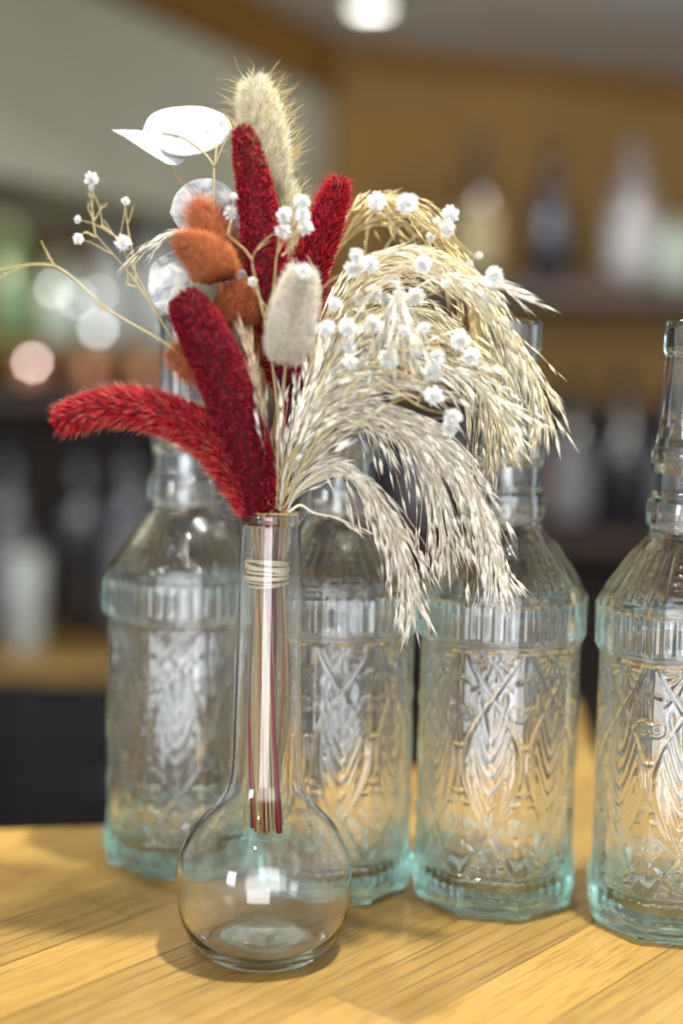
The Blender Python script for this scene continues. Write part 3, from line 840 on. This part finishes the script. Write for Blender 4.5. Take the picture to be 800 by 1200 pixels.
GG = "sprigs of white baby's breath in the vase"
f = -.012
sprig("baby's breath twig with tiny white blossoms rising left above the bent red spike", [(296, 560, .0, ), (262, 490, -.002), (222, 430, -.004), (190, 378, -.006), (155, 325, -.006), (112, 275, -.006)],
      [(107, 210, 4.4, -.006), (147, 236, 2.6, -.006), (91, 257, 2.4, -.006), (92, 280, 3.4, -.006), (144, 285, 5.0, -.008), (107, 220, 1.8, -.006)],
      [[(112, 275, -.006), (108, 250, -.006), (110, 216, -.006)], [(112, 278, -.006), (100, 272, -.006), (94, 279, -.006)], [(196, 388, -.005), (170, 340, -.007), (148, 300, -.007), (122, 258, -.007)],
       [(160, 333, -.006), (156, 300, -.006), (149, 262, -.006), (147, 240, -.006)], [(110, 260, -.006), (118, 246, -.006), (126, 238, -.006)], [(118, 264, -.007), (130, 272, -.007), (140, 284, -.007)],
       [(150, 262, -.006), (154, 250, -.006), (156, 241, -.006)], [(110, 258, -.006), (104, 246, -.006), (103, 238, -.006)], [(160, 336, -.006), (152, 334, -.007), (146, 331, -.007)]], 0, [], GG)
sprig('bare forked straw twig reaching to the left edge of the photo', [(300, 575, -.002), (268, 500, -.004), (232, 438, -.008), (195, 403, -.010), (126, 362, -.012), (64, 312, -.012), (0, 316, -.012), (-14, 322, -.012)],
      [], [[(126, 362, -.012), (119, 359, -.013), (114, 356, -.013)], [(64, 312, -.012), (56, 298, -.012), (48, 282, -.012)], [(66, 312, -.012), (30, 312, -.012), (-6, 328, -.013)], [(126, 362, -.012), (122, 366, -.012), (120, 370, -.012)]], 0, [], GG)
sprig("baby's breath sprig with pale grey-white blossoms in front of the upper red spikes", [(324, 590, -.010), (326, 500, -.016), (318, 420, -.020), (308, 365, -.022), (295, 310, -.022)],
      [(333, 252, 4.6, -.014), (332, 270, 4.8, -.014), (354, 237, 4.6, -.014), (355, 252, 4.8, -.014), (357, 267, 4.6, -.014), (356, 318, 4.4, -.030), (274, 230, 2.0, -.014), (270, 250, 4.6, .002), (296, 330, 3.0, -.012), (283, 322, 3.6, .0)],
      [[(308, 368, -.022), (300, 330, -.022), (296, 300, -.022), (315, 282, -.022)], [(310, 372, -.022), (320, 340, -.022), (324, 300, -.018), (332, 275, -.016)], [(318, 420, -.020), (346, 350, -.026), (355, 322, -.028)],
       [(296, 305, -.022), (284, 290, -.020), (266, 275, -.016)], [(330, 300, -.018), (346, 285, -.016), (354, 272, -.015)]], 0, [], GG)
rf = [(477, 239, 6.2), (441, 237, 5.4), (527, 252, 5.2), (524, 268, 4.8), (512, 259, 2.4), (561, 299, 2.2), (579, 323, 5.6), (550, 309, 2.0), (418, 300, 4.8), (413, 316, 5.0), (434, 310, 5.0), (438, 343, 5.6),
      (454, 354, 5.4), (468, 349, 5.0), (487, 348, 5.4), (495, 310, 5.2), (463, 329, 3.4), (504, 278, 2.6), (521, 333, 2.8), (453, 327, 2.8)]
sprig("baby's breath sprig with the highest white blossoms on the upper right of the bouquet", [(330, 592, -.008), (350, 520, -.014), (382, 440, -.020), (410, 370, -.022), (440, 310, -.022), (470, 262, -.022)],
      [(x, y, s_, -.022 + .003 * ((i * 7) % 5)) for i, (x, y, s_) in enumerate(rf)],
      [[(412, 368, -.022), (410, 340, -.022), (415, 318, -.022)], [(440, 310, -.022), (470, 290, -.022), (505, 262, -.020)], [(420, 350, -.022), (470, 320, -.022), (540, 308, -.020), (560, 301, -.020)],
       [(400, 395, -.021), (430, 375, -.022), (470, 358, -.022)], [(470, 320, -.022), (500, 290, -.022), (524, 262, -.022)], [(382, 440, -.020), (376, 380, -.020), (374, 330, -.018), (360, 300, -.016)], [(430, 330, -.022), (428, 290, -.020), (437, 245, -.018)]], 0, [], GG)
rf = [(382, 385, 5.0), (408, 384, 5.0), (436, 379, 5.4), (409, 407, 4.4), (410, 424, 4.0), (455, 421, 6.6), (488, 409, 4.6), (460, 405, 4.0), (539, 399, 5.8), (552, 418, 5.2), (512, 418, 4.8), (507, 437, 5.8), (508, 464, 5.6),
      (530, 490, 6.2), (526, 502, 5.4), (420, 350, 3.6), (474, 388, 3.0), (392, 356, 4.0), (498, 384, 3.4)]
sprig("baby's breath sprig with the lower white blossoms hanging over the cream grass on the right", [(334, 594, -.010), (362, 530, -.018), (400, 470, -.026), (440, 425, -.028), (480, 405, -.028), (520, 400, -.028)],
      [(x, y, s_, -.028 + .003 * ((i * 5) % 4)) for i, (x, y, s_) in enumerate(rf)],
      [[(400, 470, -.026), (402, 430, -.026), (398, 395, -.024)], [(440, 425, -.028), (436, 400, -.028), (436, 384, -.028)], [(440, 430, -.028), (480, 440, -.028), (503, 455, -.026)], [(440, 440, -.028), (490, 475, -.028), (526, 486, -.026)],
       [(372, 515, -.018), (410, 480, -.022), (460, 430, -.024)], [(350, 555, -.014), (395, 505, -.02), (450, 480, -.022), (476, 440, -.022)], [(480, 405, -.028), (510, 410, -.028), (545, 410, -.026)]], 0, [], GG)

# ------------------------------------------------------------------ raffia tie round the stems, inside the neck
tie = thing('raffia_tie', 'pale raffia wound round the stems just inside the vase neck', 'string', (VX - .001, VY, .180))
a = Acc()
for k in range(12):
    z0 = .1755 + .0008 * k + rng.uniform(-.0006, .0006); ph = rng.uniform(0, 6); tl = rng.uniform(-.0034, .0034); rr = .0096 + rng.uniform(-.0004, .0006)
    t_ = np.linspace(0, 2 * PI * 1.02, 40)
    Q = np.stack([VX - .0012 + rr * np.cos(t_), VY + rr * np.sin(t_), z0 + tl * np.sin(t_ + ph)], 1)
    tube(a, Q, .00062, S(236, 226, 198) * rng.uniform(.8, 1.08), 6)
for (dx, dz, l) in ((-.0078, .001, .006), (-.0070, .004, .008), (.0066, -.003, .010), (-.006, -.004, .014)):
    Q = spline([(VX - .001 + dx * .9, VY - .004, .181 + dz), (VX - .001 + dx, VY - .005, .181 + dz + l * .3), (VX + dx * 1.02, VY - .004, .181 + dz + l * .9 * (1 if dz > 0 else -1))], 12)
    tube(a, Q, np.linspace(.0005, .0002, 12), S(216, 198, 158), 6)
a.obj('winding', M['straw'], tie)

# ------------------------------------------------------------------ back bar
def bottle_bg(label, px, py_base, py_top, Y, wpx, mat, cap=None, band=None, kind='slim', group=None, base=None):
    b_ = at(px, py_base, Y)
    if base is not None: b_.z = base + .0005
    t_ = at(px, py_top, Y); h = t_.z - b_.z; r = wpx / 2 * Y / FOC
    o = thing('glass_tumbler' if kind == 'tumbler' else 'liquor_bottle', label, 'glass' if kind == 'tumbler' else 'bottle', (b_.x, Y, b_.z), 0, group)
    if kind == 'tumbler':
        pr = [(r * .02, 0), (r * .78, 0), (r * .82, .004), (r * .95, h * .6), (r, h), (r * .95, h), (r * .9, h * .6), (r * .74, .012), (r * .02, .010)]
    elif kind == 'slim':
        pr = [(r * .02, .004), (r * .85, 0), (r, .006), (r, h * .58), (r * .93, h * .64), (r * .45, h * .74), (r * .34, h * .80), (r * .32, h * .95), (r * .38, h * .955), (r * .38, h * .99), (r * .3, h), (r * .02, h)]
    else:
        pr = [(r * .02, .004), (r * .9, 0), (r, .006), (r, h * .70), (r * .8, h * .76), (r * .36, h * .80), (r * .34, h * .93), (r * .42, h * .94), (r * .42, h), (r * .02, h)]
    V, F = lathe_VF(pr, 32)
    mesh_obj('body', V, F, mat, o, world=False)
    if cap is not None:
        V, F = lathe_VF([(.001, h * .93), (r * .44, h * .93), (r * .44, h * 1.0), (r * .40, h * 1.02), (.001, h * 1.02)], 24)
        mesh_obj('cap', V, F, cap, o, world=False)
    if band is not None:
        V, F = lathe_VF([(r * 1.004, h * .10), (r * 1.012, h * .11), (r * 1.012, h * .50), (r * 1.004, h * .51)], 32)
        mesh_obj('label', V, F, band, o, world=False)
    return o


def gl(name, col, rough=.15, ior_spec=.8):
    return pbr(name, col, rough, .05, 20, spec=ior_spec, coat=.6)

G_dark = gl('black_bottle_glass', (.014, .014, .018)); G_blue = gl('navy_bottle_glass', (.018, .020, .034)); G_green = gl('green_bottle_glass', (.10, .20, .09)); G_amber = gl('amber_spirit', (.06, .035, .015))
G_grey = gl('grey_glass', (.17, .16, .16), .4)
G_frost = gl('frosted_glass', (.40, .43, .42), .4); G_frost2 = gl('pale_green_glass', (.36, .44, .38), .4); G_copper = pbr('copper_metal', (.75, .36, .2), .3, .05, 20, metal=1)
L_cream = pbr('cream_paper', (.42, .36, .20), .7, .05); L_white = pbr('white_paper', (.40, .40, .42), .7, .05); L_grey = pbr('grey_paper', (.17, .165, .18), .7, .05); L_red = pbr('dull_red_paper', (.10, .04, .03), .7, .05)
C_black = pbr('black_cap', (.01, .01, .01), .4); C_gold = pbr('gold_foil', (.55, .38, .12), .35, .05, 30, metal=1)

# cupboard run with the olive-brown timber top on the left
zt = -.29; yf = on_table(60, 775, zt).y
cab = thing('back_counter', 'low black back bar cupboards under a brown timber top, blurred at the left', 'counter', (-.6, yf + .25, -1.05))
xr = on_table(330, 775, zt).x
o = mesh_obj('counter_top', *box_VF(-2.6, -.13, yf, yf + .62, zt - .035, zt), M['back_wood'], cab, False); bevel(o, .004)
mesh_obj('cabinet_body', *box_VF(-2.55, -.15, yf + .05, yf + .6, -1.05, zt - .035), M['dark'], cab, False)
for k in range(5):
    x0 = -2.66 + k * .5
    d_ = mesh_obj('door', *box_VF(x0 + .006, x0 + .494, yf + .03, yf + .05, -.98, zt - .20), M['dark'], cab, False); bevel(d_, .003)
    V, F = box_VF(x0 + .19, x0 + .31, yf + .012, yf + .022, zt - .245, zt - .235)
    h_ = mesh_obj('handle', V, F, M['steel'], None, False); h_.parent = d_; h_.location = -Vector(cab.location)
    mesh_obj('drawer', *box_VF(x0 + .006, x0 + .494, yf + .03, yf + .05, zt - .19, zt - .045), M['dark'], cab, False)

# dark recess behind the lower shelves
YS = 3.45
zU = at(700, 335, YS).z; zM = at(700, 622, YS).z; zL = at(60, 458, YS).z
rec = thing('back_bar_shelving', 'dark shelving unit holding the blurred bottles against the brown wall', 'shelf', (0, YS + .1, -1.05))
mesh_obj('back_board', *box_VF(-2.6, 2.6, YS + .22, YS + .24, -.9, zU - .28), M['darkwall'], rec, False)
mesh_obj('upper_shelf', *box_VF(.10, 2.6, YS - .12, YS + .22, zU - .045, zU), M['shelf'], rec, False)
mesh_obj('brown_backing', *box_VF(-2.6, 2.6, YS + .205, YS + .219, at(700, 470, YS + .2).z, zU - .05), M['panel'], rec, False)
mesh_obj('middle_shelf', *box_VF(-.15, 2.6, YS - .12, YS + .2, zM - .03, zM), M['shelf'], rec, False)
mesh_obj('left_shelf', *box_VF(-2.6, -.16, YS - .12, YS + .2, zL - .03, zL), M['shelf'], rec, False)
for x in (-2.58, -.155, 2.56):
    mesh_obj('upright', *box_VF(x, x + .025, YS - .11, YS + .2, -1.05, zU if x > 0 else zL), M['shelf'], rec, False)

SR = 'blurred bottles on the upper right shelf'
zpx = 334
bottle_bg('blurred bottle with a pale cream label on the upper shelf, above the grass tips', 556, zpx - 6, 165, YS, 50, G_amber, C_black, L_cream, group=SR, base=zU, kind='square')
bottle_bg('blurred navy bottle on the upper shelf between the cream-labelled and white bottles', 640, zpx - 2, 178, YS, 50, G_blue, C_black, None, group=SR, base=zU)
bottle_bg('blurred white and grey bottle, tallest on the upper right shelf', 735, zpx, 172, YS, 56, G_grey, L_grey, L_white, group=SR, base=zU, kind='square')
bottle_bg('blurred short pale bottle at the far right end of the upper shelf', 789, zpx + 1, 248, YS, 42, G_frost2, C_black, None, group=SR, base=zU, kind='square')
LR = 'blurred dark bottles on the lower right shelf'
for x, top, w_, mt, cp, bd, lb in ((664, 446, 52, G_dark, C_black, L_grey, 'dark bottle with a grey label in the gap between the two right embossed bottles'),
                                   (725, 440, 56, G_dark, C_black, None, 'plain black bottle just left of the rightmost embossed bottle neck'),
                                   (788, 450, 52, G_blue, C_black, L_grey, 'dark bottle seen through the rightmost embossed bottle neck'),
                                   (610, 452, 50, G_dark, C_gold, L_red, 'dark bottle seen behind the open neck of the second embossed bottle from the right'),
                                   (548, 455, 50, G_blue, C_black, None, 'dark bottle behind the hanging grass tails'),
                                   (492, 455, 48, G_dark, C_black, L_grey, 'dark bottle behind the middle of the grass plumes'),
                                   (432, 452, 50, G_dark, C_black, None, 'black bottle behind the left part of the white grass'), (374, 458, 48, G_blue, C_black, L_grey, 'dark bottle behind the vase mouth, right of the red spikes')):
    bottle_bg('blurred ' + lb, x, 618, top, YS, w_, mt, cp, bd, group=LR, base=zM)
zg = at(60, 402, YS - .15).z
LL = 'blurred glassware on the upper left shelf'
for x, top, w_, mt, lb, kd in ((18, 262, 46, G_green, 'green bottle at the far left of the upper left shelf', 'square'), (72, 300, 50, G_frost2, 'pale green bottle behind the forked straw twig', 'square'),
                               (128, 268, 50, G_frost, 'frosted bottle under the left blossoms', 'square'), (185, 250, 54, G_frost, 'frosted bottle behind the lowest left seed pod', 'square'),
                               (243, 290, 46, G_amber, 'amber bottle behind the orange bunny tails', 'slim')):
    bottle_bg('blurred ' + lb, x, 400, top, YS - .15, w_, mt, None, None, group=LL, base=zg, kind=kd)
# a timber ledge under them, with copper mugs
zg = at(60, 402, YS - .15).z
lg = tag(mesh_obj('bottle_ledge', *box_VF(-2.6, at(262, 400, YS).x, YS - .32, YS + .2, zg - .03, zg), M['panel'], smooth=False), 'blurred narrow brown ledge under the frosted bottles at the left', 'shelf')
for x, w_, lb in ((38, 44, 'left, by the frame edge'), (108, 44, 'middle'), (172, 44, 'right')):
    bt = at(x, 457, YS - .05); bt.z = zL + .0005
    c_ = thing('copper_mug', 'blurred copper mug under the frosted bottles, ' + lb + ' of three', 'mug', tuple(bt), 0, 'blurred copper mugs on the left shelf')
    r = .044; V, F = lathe_VF([(.001, .0), (r * .8, 0), (r, .02), (r * .98, .08), (r * .9, .095), (r * .86, .094), (r * .9, .02), (.001, .006)], 28)
    mesh_obj('cup', V, F, G_copper, c_, world=False)
    a = Acc(); t_ = np.linspace(-1.3, 1.3, 14); tube(a, np.stack([r * .9 + .026 * np.cos(t_), 0 * t_, .05 + .03 * np.sin(t_)], 1) + np.array(bt), .004, (.7, .35, .2), 6)
    a.obj('handle', G_copper, c_)
LD = 'blurred dark bottles standing on the back counter at the left'
yb = yf + .28
def base_px(x): return 735
for x, top, w_, mt, bd, lb in ((12, 500, 50, G_dark, L_grey, 'dark grey-labelled bottle at the left edge of the photo, below the red spike'), (96, 505, 54, G_dark, None, 'plain black bottle below the tip of the bent red spike'),
                               (150, 500, 50, G_blue, L_grey, 'navy bottle just left of the farthest embossed bottle'), (205, 510, 50, G_dark, L_grey, 'dark bottle seen through the farthest left embossed bottle'),
                               (262, 505, 50, G_dark, None, 'black bottle behind the vase mouth')):
    bottle_bg('blurred ' + lb, x, 718, top, yb, w_, mt, C_black, bd, group=LD, base=zt, kind='square' if x % 2 else 'slim')
bottle_bg('blurred clear tumbler on the back counter at the left, in front of the dark bottles', 30, 742, 648, yf + .13, 46, G_frost, kind='tumbler', base=zt)

# ------------------------------------------------------------------ lamps
m, nt, out = new_mat('lamp_diffuser'); em = N(nt, 'ShaderNodeEmission', Color=(1, .97, .88, 1), Strength=9.0); nt.links.new(em.outputs[0], out.inputs[0]); M['lamp'] = m
m, nt, out = new_mat('pale_spot_glow'); em = N(nt, 'ShaderNodeEmission', Color=(.93, 1, .96, 1), Strength=13.0); nt.links.new(em.outputs[0], out.inputs[0]); M['bulb'] = m  # glow of the balls added as blurred bright spots
m, nt, out = new_mat('pink_spot_glow'); em = N(nt, 'ShaderNodeEmission', Color=(1, .80, .74, 1), Strength=26.0); nt.links.new(em.outputs[0], out.inputs[0]); M['pink_glow'] = m


def downlight(label, x, y, r, watt, size, spot=None, col=(1, .96, .88)):
    t0 = thing('ceiling_downlight', label, 'lamp', (x, y, CEIL))
    V, F = lathe_VF([(.001, -.006), (r, -.006)], 32); mesh_obj('diffuser', V, F[:, ::-1], M['lamp'], t0, world=False)
    V, F = lathe_VF([(r, -.003), (r, -.012), (r * 1.15, -.012), (r * 1.2, -.001), (r, -.001)], 32); mesh_obj('bezel', V, F, M['steel'], t0, world=False)
    return t0


c_ = at(434, 8, 3.3)
lz = on_table(434, 6, CEIL)
downlight('glowing round ceiling downlight at the top centre of the photo', lz.x, lz.y, .045, 0, 0)


def light(name, kind, loc, target, watt, size, col=(1, 1, 1), size_y=None, spread=None, angle=None):
    d = bpy.data.lights.new(name, kind); d.energy = watt; d.color = col
    if kind == 'AREA':
        d.size = size
        if size_y: d.shape = 'RECTANGLE'; d.size_y = size_y
        if spread: d.spread = spread
    else: d.shadow_soft_size = size
    if kind == 'SPOT' and angle: d.spot_size = angle; d.spot_blend = .6
    o = bpy.data.objects.new(name, d); COL.objects.link(o); o.location = loc
    o.rotation_euler = (Vector(target) - Vector(loc)).to_track_quat('-Z', 'Y').to_euler()
    return o


# key: the downlight above the bar, right of and nearer than the vase
light('bar_downlight', 'AREA', (.22, .48, 1.25), (-.02, .70, .2), 33, .06, (1, .96, .88))
light('bar_downlight', 'AREA', (-.45, 1.05, 1.10), (-.1, .7, .1), 5, .07, (1, .96, .88))
light('bar_downlight', 'AREA', (.75, 1.30, 1.10), (.4, .8, .1), 5, .07, (1, .96, .88))
light('window_daylight', 'AREA', (-1.9, -1.5, .7), (0, .7, .2), 30, .6, (.95, .98, 1), .8)
light('front_fill', 'AREA', (.3, -2.4, .95), (.1, .7, .2), 52, 3.0, (.95, .97, 1), 1.5)  # wide unseen light added as front fill on the flowers
light('glass_door_daylight', 'AREA', (-.25, -2.3, -.42), (-.25, .7, -.42), 52, 1.5, (.93, .96, 1), 1.25)
light('room_downlight_and_fill', 'AREA', (.8, 2.4, 1.10), (.8, 3.6, .4), 14, .12, (1, .92, .8))
light('room_downlight_and_fill', 'AREA', (-1.3, 1.2, 1.08), (-1.0, 2.6, .9), 6, .15, (1, .97, .9))
light('room_downlight_and_fill', 'AREA', (-.9, 3.1, .58), (-.9, 3.9, .45), 2.0, .15, (1, .85, .65))  # light added under the bulkhead to brighten the wall behind
light('bar_downlight', 'AREA', (.12, 1.5, 1.10), (.1, .7, .1), 5, .05, (1, .96, .88))
light('bar_downlight', 'AREA', (-.28, -.1, 1.3), (-.1, .7, .1), 5, .05, (1, .96, .88))
# glowing balls added to make blurred bright spots by the left glassware
for x, y, Y, r, mt, lb in ((115, 385, 3.1, .0075, 'bulb', 'small round glow ball added as a bright spot, lowest of the pale ones left of the seed pods'), (64, 338, 3.15, .006, 'bulb', 'small pale glow ball, added as a bright spot, in the row above the forked straw twig, leftmost'),
                           (90, 350, 3.15, .006, 'bulb', 'small pale glow ball, added as a bright spot, just right of the leftmost one above the forked twig'), (38, 425, 3.2, .0065, 'pink_glow', 'small pinkish glow ball, added as a bright spot, low at the left edge above the bent red spike'),
                           (115, 345, 3.2, .0045, 'bulb', 'faint small glow ball, added as a bright spot, above the brightest round one')):
    p = at(x, y, Y)
    t0 = thing('glow_ball', 'blurred ' + lb, 'light', tuple(p), 0, 'added pin-point glow balls behind the bar')
    V, F = lathe_VF([(r * math.sin(t) + 1e-5, -r * math.cos(t)) for t in np.linspace(0, PI, 14)], 20); mesh_obj('glow_sphere', V, F, M[mt], t0, world=False)
    V, F = lathe_VF([(.0005, r * .9), (r * .5, r * .9), (r * .5, r * 2.2), (.0005, r * 2.2)], 16); mesh_obj('ball_mount', V, F, C_black, t0, world=False)
    V, F = lathe_VF([(.0008, r * 2.1), (.0008, .60 - p.z)], 8); mesh_obj('cord', V, F, C_black, t0, world=False)

w = bpy.data.worlds.new('room_light'); scn.world = w; w.use_nodes = True
nt = w.node_tree; bg = nt.nodes['Background']
tc = N(nt, 'ShaderNodeTexCoord'); sp = N(nt, 'ShaderNodeSeparateXYZ'); nt.links.new(tc.outputs['Generated'], sp.inputs[0])
cr = N(nt, 'ShaderNodeValToRGB'); e = cr.color_ramp.elements
e[0].position = .25; e[0].color = (.10, .09, .08, 1); e[1].position = .85; e[1].color = (.16, .16, .155, 1)
e.new(.42).color = (.50, .52, .54, 1); e.new(.62).color = (.55, .56, .57, 1)
mr = N(nt, 'ShaderNodeMapRange'); mr.inputs['From Min'].default_value = -1; mr.inputs['From Max'].default_value = 1
nt.links.new(sp.outputs['Z'], mr.inputs['Value']); nt.links.new(mr.outputs[0], cr.inputs[0]); m2 = N(nt, 'ShaderNodeMapRange'); m2.inputs['From Min'].default_value = .2; m2.inputs['From Max'].default_value = -1; m2.inputs['To Min'].default_value = .75; m2.inputs['To Max'].default_value = 2.4
nt.links.new(sp.outputs['Y'], m2.inputs['Value'])
vs = N(nt, 'ShaderNodeVectorMath', operation='SCALE'); nt.links.new(cr.outputs[0], vs.inputs[0]); nt.links.new(m2.outputs[0], vs.inputs['Scale'])
nt.links.new(vs.outputs[0], bg.inputs['Color'])
bg.inputs['Strength'].default_value = 1.0
